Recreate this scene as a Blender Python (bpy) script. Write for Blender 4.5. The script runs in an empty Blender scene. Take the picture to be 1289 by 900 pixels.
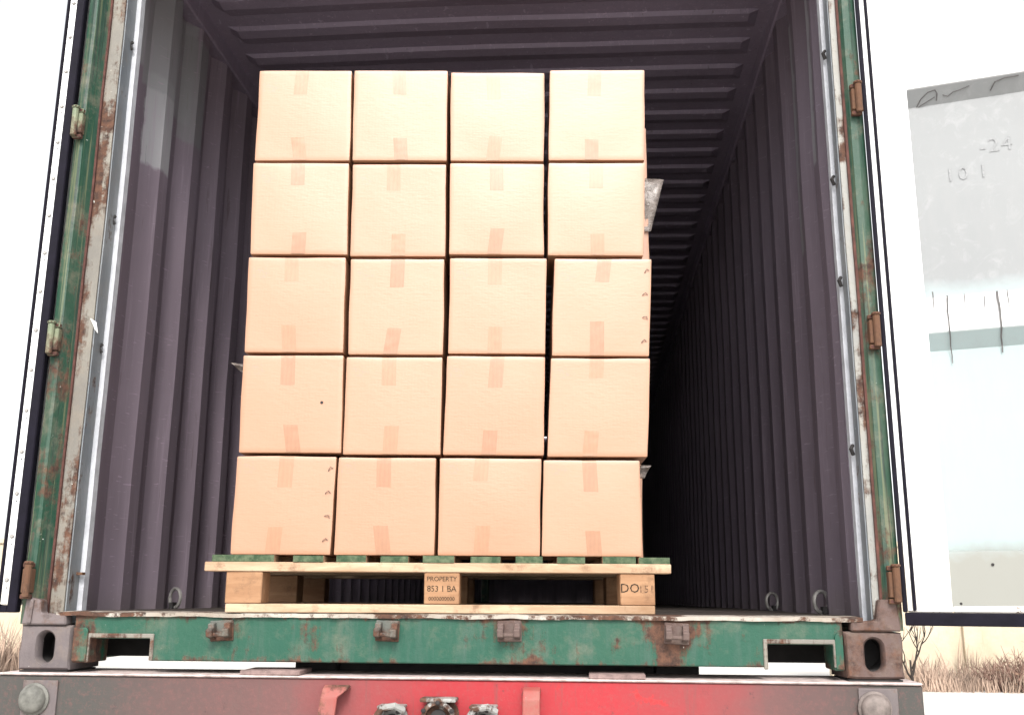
import bpy, bmesh, math, random
from mathutils import Vector, Matrix, noise
R = math.radians
SC = bpy.context.scene
COL = SC.collection
random.seed(7)

# ------------------------------------------------------------------ camera
cam_d = bpy.data.cameras.new('camera')
cam = bpy.data.objects.new('camera', cam_d)
COL.objects.link(cam)
YAW, PIT, ROLL = .076, .232, .006
fw = Vector((-math.sin(YAW)*math.cos(PIT), math.cos(YAW)*math.cos(PIT), math.sin(PIT)))
rt = Vector((math.cos(YAW), math.sin(YAW), 0))
up = rt.cross(fw)
r2 = rt*math.cos(ROLL) + up*math.sin(ROLL)
u2 = -rt*math.sin(ROLL) + up*math.cos(ROLL)
m = Matrix((r2, u2, -fw)).transposed().to_4x4()
m.translation = Vector((.392, -2.886, .199))
cam.matrix_world = m
cam_d.sensor_fit = 'HORIZONTAL'
cam_d.sensor_width = 36
cam_d.lens = 1287.87*36/1289
cam_d.clip_start = .05
cam_d.clip_end = 3000
SC.camera = cam

# ------------------------------------------------------------------ light
SUN_EL, SUN_AZ = R(42), R(174)        # azimuth clockwise from +y (north)
w = bpy.data.worlds.new('World')
SC.world = w
w.use_nodes = True
nt = w.node_tree
nt.nodes.clear()
sky = nt.nodes.new('ShaderNodeTexSky')
sky.sky_type = 'NISHITA'
sky.sun_disc = False
sky.sun_elevation = SUN_EL
sky.sun_rotation = SUN_AZ
sky.air_density = 1.0
sky.dust_density = 3.0
sky.ozone_density = .6
hs = nt.nodes.new('ShaderNodeHueSaturation')
hs.inputs['Saturation'].default_value = .10
bg = nt.nodes.new('ShaderNodeBackground')
bg.inputs['Strength'].default_value = .15
out = nt.nodes.new('ShaderNodeOutputWorld')
nt.links.new(sky.outputs[0], hs.inputs['Color'])
nt.links.new(hs.outputs[0], bg.inputs[0])
nt.links.new(bg.outputs[0], out.inputs[0])
sun_d = bpy.data.lights.new('sun', 'SUN')
sun_d.energy = 1.25
sun_d.angle = R(14)
sun_d.color = (1, .95, .88)
sun = bpy.data.objects.new('sun', sun_d)
COL.objects.link(sun)
sdir = Vector((math.sin(SUN_AZ)*math.cos(SUN_EL), math.cos(SUN_AZ)*math.cos(SUN_EL), math.sin(SUN_EL)))
sun.rotation_euler = sdir.to_track_quat('Z', 'Y').to_euler()
sun.location = sdir*30
vs = SC.view_settings
vs.view_transform = 'Standard'
vs.look = 'None'
vs.gamma = 1
vs.use_curve_mapping = False
vs.exposure = 1.3
SC.cycles.max_bounces = 8
SC.cycles.diffuse_bounces = 5

# ------------------------------------------------------------------ material helpers
class NT:
    def __init__(s, name):
        s.m = bpy.data.materials.new(name)
        s.m.use_nodes = True
        s.t = s.m.node_tree
        s.b = s.t.nodes['Principled BSDF']
        s.tc = s.t.nodes.new('ShaderNodeTexCoord')
        s.co = s.tc.outputs['Object']
    def n(s, kind, **kw):
        n = s.t.nodes.new('ShaderNode'+kind)
        for k, v in kw.items():
            setattr(n, k, v)
        return n
    def link(s, a, b):
        s.t.links.new(a, b)
    def val(s, a, sock):
        if isinstance(a, (int, float)):
            sock.default_value = a
        elif isinstance(a, (tuple, list)):
            sock.default_value = (*a, 1) if len(a) == 3 and len(sock.default_value) == 4 else a
        else:
            s.link(a, sock)
    def math(s, op, a, b=0.0, clamp=False):
        n = s.n('Math', operation=op, use_clamp=clamp)
        s.val(a, n.inputs[0]); s.val(b, n.inputs[1])
        return n.outputs[0]
    def scale(s, v):
        n = s.n('Mapping')
        n.inputs['Scale'].default_value = v
        s.link(s.co, n.inputs[0])
        return n.outputs[0]
    def noise(s, scale=5, detail=5, rough=.6, vec=None, dist=0.0):
        n = s.n('TexNoise')
        s.link(vec or s.co, n.inputs['Vector'])
        n.inputs['Scale'].default_value = scale
        n.inputs['Detail'].default_value = detail
        n.inputs['Roughness'].default_value = rough
        n.inputs['Distortion'].default_value = dist
        return n.outputs[0]
    def step(s, v, a, b):
        n = s.n('MapRange')
        s.link(v, n.inputs[0])
        n.inputs[1].default_value = a; n.inputs[2].default_value = b
        n.inputs[3].default_value = 0; n.inputs[4].default_value = 1
        return n.outputs[0]
    def mix(s, f, a, b):
        n = s.n('Mix', data_type='RGBA')
        s.val(f, n.inputs[0]); s.val(a, n.inputs[6]); s.val(b, n.inputs[7])
        return n.outputs[2]
    def xyz(s):
        n = s.n('SeparateXYZ')
        s.link(s.co, n.inputs[0])
        return n.outputs
    def window(s, v, lo, hi, soft):
        return s.math('MULTIPLY', s.step(v, lo-soft, lo+soft), s.step(v, hi+soft, hi-soft))
    def bump(s, h, strength=.3, dist=.01):
        n = s.n('Bump')
        n.inputs['Strength'].default_value = strength
        n.inputs['Distance'].default_value = dist
        s.link(h, n.inputs['Height'])
        s.link(n.outputs[0], s.b.inputs['Normal'])
    def done(s, color, rough=.6, metal=0.0, spec=.5):
        s.val(color, s.b.inputs['Base Color'])
        s.val(rough, s.b.inputs['Roughness'])
        s.val(metal, s.b.inputs['Metallic'])
        s.b.inputs['Specular IOR Level'].default_value = spec
        return s.m

def plain(name, c, rough=.6, var=.25, scale=12, spec=.4, metal=0.0, bump=.15):
    k = NT(name)
    f = k.noise(scale, 6, .65)
    c2 = tuple(x*(1-var) for x in c)
    c3 = tuple(min(1, x*(1+var)) for x in c)
    col = k.mix(k.step(f, .3, .7), c2, c3)
    k.bump(k.noise(scale*4, 4), bump, .003)
    return k.done(col, rough, metal, spec)

def worn_paint(name, base, faded, rust_lo=.62, rust_hi=.70, streak=True, dust=.25, seed=0, extra=None, rough=.55, lines=False):
    """old paint: faded patches, rust spots and streaks running down"""
    k = NT(name)
    mp = k.n('Mapping'); mp.inputs['Location'].default_value = (seed, seed*.7, seed*.3)
    k.link(k.co, mp.inputs[0]); base_co = mp.outputs[0]
    sv = k.n('Mapping'); sv.inputs['Scale'].default_value = (1, 1, .12)
    k.link(base_co, sv.inputs[0])
    fade = k.step(k.noise(3.5, 6, .65, base_co), .38, .68)
    st = k.step(k.noise(34, 5, .7, sv.outputs[0]), .48, .72)
    col = k.mix(fade, base, faded)
    col = k.mix(k.math('MULTIPLY', st, .45), col, tuple(x*.55+.05 for x in faded))
    if lines:        # long runs of old scratches and drips down the post
        lv = k.n('Mapping'); lv.inputs['Scale'].default_value = (1, 1, .015)
        k.link(base_co, lv.inputs[0])
        l1 = k.step(k.noise(95, 3, .6, lv.outputs[0]), .56, .64)
        col = k.mix(k.math('MULTIPLY', l1, .65), col, (.12, .13, .07))
        l2 = k.step(k.noise(120, 3, .6, lv.outputs[0], .3), .44, .36)
        col = k.mix(k.math('MULTIPLY', l2, .75), col, (.012, .022, .018))
    dirt = k.step(k.noise(9, 8, .75, base_co), .5, .75)
    col = k.mix(k.math('MULTIPLY', dirt, dust), col, (.20, .16, .12))
    r1 = k.noise(7, 9, .72, base_co)
    if streak:
        r2_ = k.noise(16, 6, .7, sv.outputs[0])
        r1 = k.math('ADD', k.math('MULTIPLY', r1, .6), k.math('MULTIPLY', r2_, .4))
    if extra is not None:
        r1 = k.math('ADD', r1, extra(k))
    rust = k.step(r1, rust_lo, rust_hi)
    rc = k.mix(k.step(k.noise(40, 6, .7), .35, .65), (.030, .018, .015), (.115, .055, .034))
    col = k.mix(rust, col, rc)
    chip = k.step(k.noise(60, 3, .6, base_co), .735, .76)
    col = k.mix(chip, col, (.5, .5, .46))
    k.bump(k.math('ADD', k.math('MULTIPLY', rust, .6), k.noise(50, 5, .7)), .5, .003)
    rr = k.n('Mix', data_type='FLOAT')
    k.link(rust, rr.inputs[0]); rr.inputs[2].default_value = rough; rr.inputs[3].default_value = .9
    return k.done(col, rr.outputs[0], 0, .35)

def interior_paint(name, base, patches=()):
    k = NT(name)
    sv = k.scale((1, 1, .07))
    st = k.step(k.noise(26, 6, .7, sv), .35, .7)
    col = k.mix(k.math('MULTIPLY', st, .5), base, tuple(x*.72 for x in base))
    big = k.step(k.noise(1.6, 5, .6), .35, .7)
    col = k.mix(k.math('MULTIPLY', big, .35), col, tuple(min(1, x*1.3) for x in base))
    X = k.xyz()
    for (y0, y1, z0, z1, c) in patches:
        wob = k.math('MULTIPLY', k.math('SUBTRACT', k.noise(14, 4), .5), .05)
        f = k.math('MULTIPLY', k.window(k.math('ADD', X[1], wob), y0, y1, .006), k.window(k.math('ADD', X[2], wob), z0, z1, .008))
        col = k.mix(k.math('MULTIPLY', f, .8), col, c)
    sc = k.step(k.noise(22, 9, .82), .645, .70)
    col = k.mix(k.math('MULTIPLY', sc, .7), col, (.10, .075, .06))
    vs_ = k.step(k.noise(60, 4, .7, k.scale((1, 1, .03))), .57, .66)
    col = k.mix(k.math('MULTIPLY', vs_, .45), col, tuple(min(1, x*1.55) for x in base))
    run = k.step(k.noise(48, 4, .7, k.scale((1, 1, .05)), .3), .63, .70)
    col = k.mix(k.math('MULTIPLY', run, .5), col, (.075, .055, .05))
    ln = k.step(k.noise(30, 2, .5, k.scale((1, .6, 5)), .6), .68, .71)
    col = k.mix(k.math('MULTIPLY', ln, .6), col, tuple(min(1, x*1.8) for x in base))
    # scuffed, dusty foot of the wall
    low = k.math('MULTIPLY', k.step(k.math('ADD', X[2], k.math('MULTIPLY', k.noise(6, 5), .25)), .40, .18), .5)
    col = k.mix(low, col, (.15, .13, .115))
    k.bump(k.noise(60, 4), .12, .002)
    return k.done(col, .62, 0, .35)

# ------------------------------------------------------------------ materials
halo = lambda k: None
def keeper_rust(k):
    """rust bleeding from the welds of the lock keepers and along both edges of the sill"""
    X = k.xyz()
    tot = None
    for (x, z, rad, amt) in ((.62, .105, .10, .20), (.17, .115, .075, .10), (-.17, .11, .05, .06), (-.63, .11, .05, .05), (-1.04, .1, .09, .1), (1.09, .1, .1, .12), (.80, .1, .02, .06)):
        dx = k.math('SUBTRACT', X[0], x); dz = k.math('MULTIPLY', k.math('SUBTRACT', X[2], z), 1.0)
        d = k.math('SQRT', k.math('ADD', k.math('MULTIPLY', dx, dx), k.math('MULTIPLY', dz, dz)))
        a = k.math('MULTIPLY', k.step(d, rad, rad*.35), amt)
        tot = a if tot is None else k.math('ADD', tot, a)
    e = k.math('MULTIPLY', k.step(X[2], .135, .150), .09)
    e2 = k.math('MULTIPLY', k.step(X[2], .05, .03), .06)
    return k.math('ADD', tot, k.math('ADD', e, e2))
GREEN_SILL = worn_paint('worn_green_sill_paint', (.007, .060, .037), (.013, .066, .040), .55, .61, True, .42, 0, keeper_rust)
GREEN = worn_paint('worn_green_paint', (.006, .042, .024), (.038, .070, .046), .52, .585, True, .60, 3.1, None, .55, True)
POSTGREY = worn_paint('rusty_grey_post_paint', (.14, .13, .115), (.21, .195, .165), .49, .55, True, .55, 8.4)
POSTLIGHT = worn_paint('pale_chipped_post_paint', (.21, .21, .20), (.30, .29, .26), .50, .56, True, .5, 4.9)
BLUEGREY = worn_paint('scuffed_blue_grey_paint', (.15, .17, .19), (.25, .265, .275), .57, .62, True, .4, 5.5)
WHITEEDGE = plain('flange_highlight_paint', (.42, .43, .46), .5, .2, 20)  # pale colour carries the highlight along the post flange
CASTING = worn_paint('grey_rusty_cast_steel', (.095, .080, .082), (.15, .122, .12), .53, .66, False, .6, 2.2, rough=.75)
CASTRUST = worn_paint('brown_rusty_cast_steel', (.085, .058, .052), (.13, .088, .078), .47, .62, False, .6, 6.2, rough=.8)
RUSTY = worn_paint('orange_rust_steel', (.10, .048, .026), (.20, .11, .05), .45, .56, False, .5, 4.4, rough=.85)
BROWNRUST = plain('dark_red_rust', (.07, .028, .022), .9, .5, 30)
SILLTOP = worn_paint('scraped_sill_top', (.26, .22, .18), (.48, .45, .40), .49, .55, False, .45, 9.3)
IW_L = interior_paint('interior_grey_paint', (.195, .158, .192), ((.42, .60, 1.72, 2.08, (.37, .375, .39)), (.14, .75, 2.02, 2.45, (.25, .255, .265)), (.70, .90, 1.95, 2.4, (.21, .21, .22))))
IW_R = interior_paint('interior_grey_shaded_paint', (.142, .116, .143), ((.34, .50, 1.62, 2.5, (.26, .265, .28)), (.62, .72, 1.4, 2.3, (.23, .235, .245))))  # darker copy of the interior grey; inner shade is put into its base
IROOF = interior_paint('interior_grey_roof_paint', (.26, .218, .285))
FLOORM = plain('dirty_plywood', (.035, .027, .022), .8, .4, 6)
RUBBER = plain('black_rubber', (.006, .005, .010), .7, .3, 30, .12)
DARKSTEEL = plain('dark_grimy_steel', (.02, .018, .018), .8, .4, 14)
STEEL = plain('weathered_steel', (.24, .23, .22), .55, .35, 40, .5, .3)
WHITEPAINT = None
def white_door(name, base, grime_amt, foot=False):
    k = NT(name)
    X = k.xyz()
    sv = k.scale((1, 1, .15))
    f = k.step(k.noise(10, 7, .7, sv), .5, .8)
    col = k.mix(k.math('MULTIPLY', f, grime_amt), base, (.30, .29, .27))
    f2 = k.step(k.noise(24, 8, .75), .6, .75)
    col = k.mix(k.math('MULTIPLY', f2, grime_amt), col, (.36, .33, .28))
    # rust grime spreading up from the bottom edge
    lo = k.step(k.math('ADD', X[2], k.math('MULTIPLY', k.noise(7, 6, .7), .45)), .58, .30)
    col = k.mix(k.math('MULTIPLY', lo, .65), col, (.42, .36, .27))
    r = k.step(k.math('ADD', k.noise(30, 8, .75), k.math('MULTIPLY', k.step(X[2], .35, .15), .12)), .70, .74)
    col = k.mix(r, col, (.10, .06, .04))
    k.bump(k.noise(40, 5), .1, .002)
    return k.done(col, .5, 0, .4)
DOORWHITE = white_door('white_door_paint', (.80, .80, .80), .12)
def door_panel_mat():
    k = NT('dirty_white_panel_paint')
    X = k.xyz()
    sv = k.scale((1, 1, .25))
    base = (.29, .35, .355)
    wob = k.math('MULTIPLY', k.math('SUBTRACT', k.noise(5, 5, .65), .5), .12)
    zz = k.math('ADD', X[2], wob)
    # the middle trough is greyer with handling dirt than the ridges and the others
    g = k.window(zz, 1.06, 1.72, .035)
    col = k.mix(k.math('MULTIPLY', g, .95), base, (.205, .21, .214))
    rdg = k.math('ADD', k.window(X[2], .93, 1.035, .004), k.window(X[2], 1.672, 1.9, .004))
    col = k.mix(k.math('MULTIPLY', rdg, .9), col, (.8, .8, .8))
    s1 = k.step(k.noise(30, 5, .7, sv), .45, .75)
    col = k.mix(k.math('MULTIPLY', s1, .25), col, (.25, .25, .25))
    s2 = k.step(k.noise(16, 7, .75, None, 1.2), .52, .7)
    col = k.mix(k.math('MULTIPLY', s2, k.math('MULTIPLY', g, .4)), col, (.30, .305, .31))
    lo = k.step(zz, .36, .30)
    col = k.mix(k.math('MULTIPLY', lo, .9), col, (.215, .21, .185))
    r = k.step(k.noise(34, 8, .75), .70, .74)
    col = k.mix(k.math('MULTIPLY', r, .8), col, (.12, .09, .07))
    k.bump(k.noise(40, 5), .1, .002)
    return k.done(col, .5, 0, .4)
DOORPANEL = door_panel_mat()
DRIP = plain('dark_run_stain', (.09, .085, .085), .6, .3, 50)
def ink(name, c, lo, hi):
    k = NT(name)
    f = k.step(k.noise(170, 5, .75), lo, hi)
    return k.done(k.mix(f, c, (.27, .15, .08)), .85, 0, .2)
FADEINK = ink('brown_faded_ink', (.07, .04, .03), .46, .60)
INK = ink('black_ink', (.022, .016, .012), .52, .68)
CHALK = plain('faded_ink', (.20, .20, .20), .8, .3, 90)
PALECHALK = plain('pale_chalk', (.245, .25, .255), .9, .25, 120)

def cardboard(name='kraft_cardboard', base=(.33, .170, .094)):
    k = NT(name)
    oi = k.n('ObjectInfo')
    X = k.xyz()
    fl = k.noise(150, 3, .6, k.scale((.25, .25, 1)))
    mot = k.step(k.noise(5, 6, .65), .3, .7)
    col = k.mix(k.math('MULTIPLY', mot, .6), base, tuple(x*.92 for x in base))
    col = k.mix(k.math('MULTIPLY', k.step(fl, .35, .7), .25), col, tuple(x*.88 for x in base))
    tint = k.math('MULTIPLY', oi.outputs['Random'], .9)
    col = k.mix(tint, col, (base[0]*.95, base[1]*.88, base[2]*.83))
    # small faint handling print near the top left corner
    off = k.math('MULTIPLY', oi.outputs['Random'], .02)
    win = k.math('MULTIPLY', k.window(k.math('ADD', X[0], off), -.122, -.072, .006), k.window(X[2], .232, .262, .005))
    gl = k.step(k.noise(120, 2, .5, k.scale((1, 1, .7))), .52, .58)
    col = k.mix(k.math('MULTIPLY', k.math('MULTIPLY', win, gl), .35), col, (.2, .15, .12))
    sm = k.step(k.noise(18, 6, .75), .69, .74)
    col = k.mix(k.math('MULTIPLY', sm, .35), col, (.30, .20, .14))
    flute = k.n('TexWave', bands_direction='X')
    flute.inputs['Scale'].default_value = 32; flute.inputs['Distortion'].default_value = 1.2
    k.link(k.co, flute.inputs['Vector'])
    sc2 = k.step(k.noise(7, 9, .8, k.scale((1, 1, 2.2)), 1.5), .57, .66)
    col = k.mix(k.math('MULTIPLY', sc2, .16), col, (base[0]*.62, base[1]*.56, base[2]*.52))
    lt = k.step(k.noise(11, 8, .8, None, .8), .62, .72)
    col = k.mix(k.math('MULTIPLY', lt, .25), col, (.40, .24, .165))
    h = k.math('ADD', k.math('MULTIPLY', fl, .35), k.math('MULTIPLY', k.noise(6, 5), 1.4))
    k.bump(k.math('ADD', h, k.math('MULTIPLY', flute.outputs[0], .02)), .28, .004)
    return k.done(col, .46, 0, .9)
CARD = cardboard()
CARDEDGE = plain('raw_cardboard_edge', (.36, .23, .14), .9, .3, 60)
def tape_mat(name, c):
    k = NT(name)
    v_ = k.n('TexWave', bands_direction='X')
    v_.inputs['Scale'].default_value = 26; v_.inputs['Distortion'].default_value = 3; v_.inputs['Detail'].default_value = 2
    k.link(k.co, v_.inputs['Vector'])
    f = k.step(k.noise(45, 5, .7), .35, .65)
    col = k.mix(f, c, tuple(x*1.14 for x in c))
    col = k.mix(k.math('MULTIPLY', v_.outputs[0], .22), col, tuple(x*.8 for x in c))
    k.bump(k.noise(30, 4, .6, k.scale((2, 1, .4))), .25, .002)
    return k.done(col, .42, 0, .7)
TAPE = tape_mat('brown_packing_tape', (.285, .140, .074))
TAPE2 = tape_mat('brown_packing_tape_older', (.26, .125, .065))
def wood(name, base, dark, endgreen=False):
    k = NT(name)
    g = k.noise(22, 7, .7, k.scale((.12, 1, 1)), .5)
    col = k.mix(k.step(g, .35, .7), base, dark)
    s = k.step(k.noise(14, 8, .8), .53, .66)
    col = k.mix(k.math('MULTIPLY', s, .65), col, (.13, .07, .04))
    k.bump(g, .35, .003)
    return k.done(col, .8, 0, .3)
WOODLIGHT = wood('pale_pine', (.48, .35, .24), (.25, .15, .085))
WOODBLOCK = wood('brown_pine_block', (.33, .19, .105), (.20, .10, .05))
def greenend():
    k = NT('green_painted_board_end')
    f = k.step(k.noise(40, 6, .75), .42, .62)
    col = k.mix(f, (.007, .032, .006), (.075, .10, .05))
    return k.done(col, .7)
GREENEND = greenend()
def bumper():
    k = NT('dusty_red_bumper_paint')
    X = k.xyz()
    nz = k.math('MULTIPLY', k.math('SUBTRACT', k.noise(3, 6, .7), .5), .35)
    xx = k.math('ADD', X[0], nz)
    red = k.math('MULTIPLY', k.step(xx, -.42, .02), k.step(xx, .86, .48))
    pink = k.math('MULTIPLY', k.step(xx, -1.0, -.35), k.step(xx, 1.15, .80))
    col = k.mix(pink, (.058, .056, .052), (.135, .062, .060))
    col = k.mix(red, col, (.30, .030, .036))
    sp = k.step(k.noise(85, 8, .8), .50, .70)
    col = k.mix(k.math('MULTIPLY', sp, .45), col, (.19, .075, .07))
    dr = k.step(k.noise(40, 5, .7, k.scale((1, 1, .08))), .56, .68)
    col = k.mix(k.math('MULTIPLY', dr, .4), col, (.10, .065, .06))
    dk = k.step(k.noise(30, 8, .8, k.scale((1, 1, .6))), .60, .66)
    col = k.mix(k.math('MULTIPLY', dk, .6), col, (.06, .04, .04))
    br = k.step(k.noise(11, 6, .7), .64, .70)
    col = k.mix(k.math('MULTIPLY', k.math('MULTIPLY', br, red), .7), col, (.55, .02, .02))
    k.bump(k.noise(70, 5), .35, .003)
    return k.done(col, .72, 0, .2)
BUMPER = bumper()
BEAMTOP = plain('scraped_pink_edge', (.19, .13, .12), .8, .5, 30)
BEAMEDGE = plain('beam_edge_highlight', (.44, .36, .34), .7, .45, 30)  # highlight on the beam's top edge, put into a pale colour
GREYDOME = plain('dusty_grey_rubber', (.12, .118, .105), .7, .4, 40)
PINKDOME = plain('dusty_pink_rubber', (.14, .115, .105), .7, .4, 40)
BRACKET = worn_paint('peeling_red_bracket_paint', (.26, .040, .035), (.24, .085, .07), .52, .60, False, .5, 7.7)
ALU = worn_paint('grimy_cast_aluminium', (.20, .20, .19), (.33, .33, .32), .47, .52, False, .5, 3.3)
def ground_mat():
    k = NT('pale_dusty_concrete')
    f = k.noise(.35, 8, .7)
    col = k.mix(k.step(f, .35, .7), (.52, .50, .47), (.43, .41, .38))
    f2 = k.step(k.noise(6, 8, .75), .6, .75)
    col = k.mix(k.math('MULTIPLY', f2, .4), col, (.32, .29, .25))
    k.bump(k.noise(20, 6), .3, .01)
    return k.done(col, .85)
GROUND = ground_mat()
def wall_mat():
    k = NT('cream_render')
    f = k.noise(1.2, 7, .7)
    col = k.mix(k.step(f, .35, .7), (.50, .43, .33), (.40, .33, .23))
    f2 = k.step(k.noise(5, 8, .75, k.scale((1, 1, .3))), .58, .75)
    col = k.mix(k.math('MULTIPLY', f2, .5), col, (.34, .26, .17))
    k.bump(k.noise(9, 6), .3, .02)
    return k.done(col, .9)
WALLM = wall_mat()
DRYGRASS = plain('dry_brown_grass', (.27, .195, .15), .9, .7, 2.5)
TWIG = plain('dark_bark', (.030, .022, .018), .9, .4, 12)
TEALPOST = worn_paint('pale_teal_paint', (.30, .42, .38), (.5, .55, .5), .58, .62, True, .3, 1.9)
def film_mat():
    k = NT('crumpled_clear_film')
    k.b.inputs['Alpha'].default_value = .62
    f = k.noise(26, 5, .7, None, 1.0)
    col = k.mix(k.step(f, .35, .65), (.12, .095, .085), (.34, .30, .275))
    k.bump(f, .6, .01)
    return k.done(col, .25, 0, .6)
FILM = film_mat()

# ------------------------------------------------------------------ mesh builder
class MB:
    def __init__(s):
        s.v = []; s.f = []; s.mi = []
    def add(s, vs_, fs, mi=0):
        o = len(s.v)
        s.v += [tuple(x) for x in vs_]
        s.f += [tuple(i+o for i in f) for f in fs]
        s.mi += [mi]*len(fs)
        return s
    def box(s, x0, x1, y0, y1, z0, z1, mi=0):
        v = [(x0,y0,z0),(x1,y0,z0),(x1,y1,z0),(x0,y1,z0),(x0,y0,z1),(x1,y0,z1),(x1,y1,z1),(x0,y1,z1)]
        return s.add(v, [(0,3,2,1),(4,5,6,7),(0,1,5,4),(1,2,6,5),(2,3,7,6),(3,0,4,7)], mi)
    def prism(s, pts, axis, a, b, mi=0):
        """closed outline extruded along an axis; pts in the two other axes (cyclic order kept)"""
        n = len(pts)
        def mk(p, t):
            if axis == 'x': return (t, p[0], p[1])
            if axis == 'y': return (p[0], t, p[1])
            return (p[0], p[1], t)
        v = [mk(p, a) for p in pts] + [mk(p, b) for p in pts]
        fs = [(i, (i+1) % n, n+(i+1) % n, n+i) for i in range(n)]
        fs += [tuple(range(n-1, -1, -1)), tuple(range(n, 2*n))]
        return s.add(v, fs, mi)
    def tube(s, pts, r, n=8, mi=0, caps=True):
        pts = [Vector(p) for p in pts]
        rs = r if isinstance(r, (list, tuple)) else [r]*len(pts)
        v = []; fs = []
        prev = None
        for i, p in enumerate(pts):
            d = (pts[min(i+1, len(pts)-1)] - pts[max(i-1, 0)]).normalized()
            a = prev if prev else (Vector((0,0,1)) if abs(d.z) < .9 else Vector((1,0,0)))
            x = (a - d*a.dot(d)).normalized(); y = d.cross(x)
            prev = x
            for k in range(n):
                t = 2*math.pi*k/n
                v.append(p + (x*math.cos(t) + y*math.sin(t))*rs[i])
        for i in range(len(pts)-1):
            for k in range(n):
                fs.append((i*n+k, i*n+(k+1) % n, (i+1)*n+(k+1) % n, (i+1)*n+k))
        if caps:
            fs.append(tuple(range(n-1, -1, -1))); fs.append(tuple(range((len(pts)-1)*n, len(pts)*n)))
        return s.add(v, fs, mi)
    def lathe(s, prof, c, axis='y', n=20, mi=0):
        """prof: (radius, offset along axis)"""
        v = []; fs = []
        for (r, t) in prof:
            for k in range(n):
                a = 2*math.pi*k/n
                p = (r*math.cos(a), r*math.sin(a))
                v.append({'y': (c[0]+p[0], c[1]+t, c[2]+p[1]), 'z': (c[0]+p[0], c[1]+p[1], c[2]+t), 'x': (c[0]+t, c[1]+p[0], c[2]+p[1])}[axis])
        for i in range(len(prof)-1):
            for k in range(n):
                fs.append((i*n+k, i*n+(k+1) % n, (i+1)*n+(k+1) % n, (i+1)*n+k))
        fs.append(tuple(range(n))); fs.append(tuple(range((len(prof)-1)*n, len(prof)*n)))
        return s.add(v, fs, mi)
    def mesh(s, name, mats, bev=0, seg=1, smooth=False, angle=35, jit=0):
        me = bpy.data.meshes.new(name)
        me.from_pydata(s.v, [], s.f)
        me.polygons.foreach_set('material_index', s.mi)
        bm = bmesh.new(); bm.from_mesh(me)
        bmesh.ops.recalc_face_normals(bm, faces=bm.faces)
        if bev:
            es = [e for e in bm.edges if len(e.link_faces) == 2 and e.calc_face_angle(0) > R(30)]
            bmesh.ops.bevel(bm, geom=es, offset=bev, segments=seg, affect='EDGES', profile=.6, clamp_overlap=True)
        if jit:
            for q in bm.verts:
                q.co += noise.noise_vector(q.co*9)*jit
        bm.to_mesh(me); bm.free()
        for mt in (mats if isinstance(mats, (list, tuple)) else [mats]):
            me.materials.append(mt)
        if smooth:
            me.polygons.foreach_set('use_smooth', [True]*len(me.polygons))
            me.set_sharp_from_angle(angle=R(angle))
        return me
    def build(s, name, mats, parent=None, **kw):
        o = bpy.data.objects.new(name, s.mesh(name, mats, **kw))
        COL.objects.link(o)
        if parent: o.parent = parent
        return o

def tag(o, label=None, cat=None, group=None, kind=None):
    if label: o['label'] = label
    if cat: o['category'] = cat
    if group: o['group'] = group
    if kind: o['kind'] = kind
    return o
def empty(name, loc=(0,0,0), rz=0, **kw):
    o = bpy.data.objects.new(name, None)
    o.location = loc; o.rotation_euler = (0, 0, rz); o.empty_display_size = .1
    COL.objects.link(o)
    return tag(o, **kw)
def link_mesh(name, me, parent, loc=(0,0,0), rot=(0,0,0)):
    o = bpy.data.objects.new(name, me); o.location = loc; o.rotation_euler = rot
    o.parent = parent; COL.objects.link(o)
    return o
def text_mesh(txt, size, mat, space=1.0):
    cu = bpy.data.curves.new('text', 'FONT'); cu.body = txt; cu.size = size
    cu.align_x = 'CENTER'; cu.align_y = 'CENTER'; cu.space_character = space; cu.resolution_u = 2
    cu.extrude = .0001
    t = bpy.data.objects.new('text', cu); COL.objects.link(t)
    bpy.context.view_layer.update()
    me = bpy.data.meshes.new_from_object(t.evaluated_get(bpy.context.evaluated_depsgraph_get()))
    bpy.data.objects.remove(t); bpy.data.curves.remove(cu)
    me.materials.clear(); me.materials.append(mat)
    return me

GZ = -1.35            # ground level below the container bottom
# ------------------------------------------------------------------ setting
g = MB()
g.add([(-600,-600,GZ),(600,-600,GZ),(600,900,GZ),(-600,900,GZ)], [(0,1,2,3)])
tag(g.build('ground', GROUND), kind='structure')

# ------------------------------------------------------------------ shipping container
CT = empty('shipping_container', (0,0,0), label='old green shipping container with its rear doors open, riding on the red trailer', cat='shipping container')
L = 12.19
ZF, ZR = .160, 2.50
def corrug(n0, n1, pitch=.278, d=.046):
    """(y, depth) pairs; depth 0 = towards the inside, d = pushed out"""
    res = []
    for i in range(n0, n1):
        b = i*pitch
        res += [(b, d), (b+.068, 0), (b+.139, 0), (b+.208, d)]
    return res
def side_wall(sgn, xin, y_first, mat):
    prof = [(y_first + y - .034, dd) for y, dd in corrug(-2, 43)]
    prof = [(y, dd) for y, dd in prof if .13 < y < L-.16]
    prof = [(.13, prof[0][1])] + prof + [(L-.16, prof[-1][1])]
    v = []; f = []
    zs = [.150, .21, .6, 1.1, 1.6, 2.1, 2.42, 2.47]
    for y, dd in prof:
        for z in zs:
            wob = noise.noise(Vector((y*1.7, z*2.1, sgn*3)))*.006
            v.append((sgn*(xin + dd + wob), y, z))
    nz = len(zs)
    for i in range(len(prof)-1):
        for j in range(nz-1):
            f.append((i*nz+j, (i+1)*nz+j, (i+1)*nz+j+1, i*nz+j+1))
    mb = MB(); mb.add(v, f)
    mb.add([(x+sgn*.003, y, z) for x, y, z in v], f, 1)       # painted outer skin
    return mb.build('side_wall', [mat, GREEN], CT)
side_wall(-1, 1.160, .46, IW_L)
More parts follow.
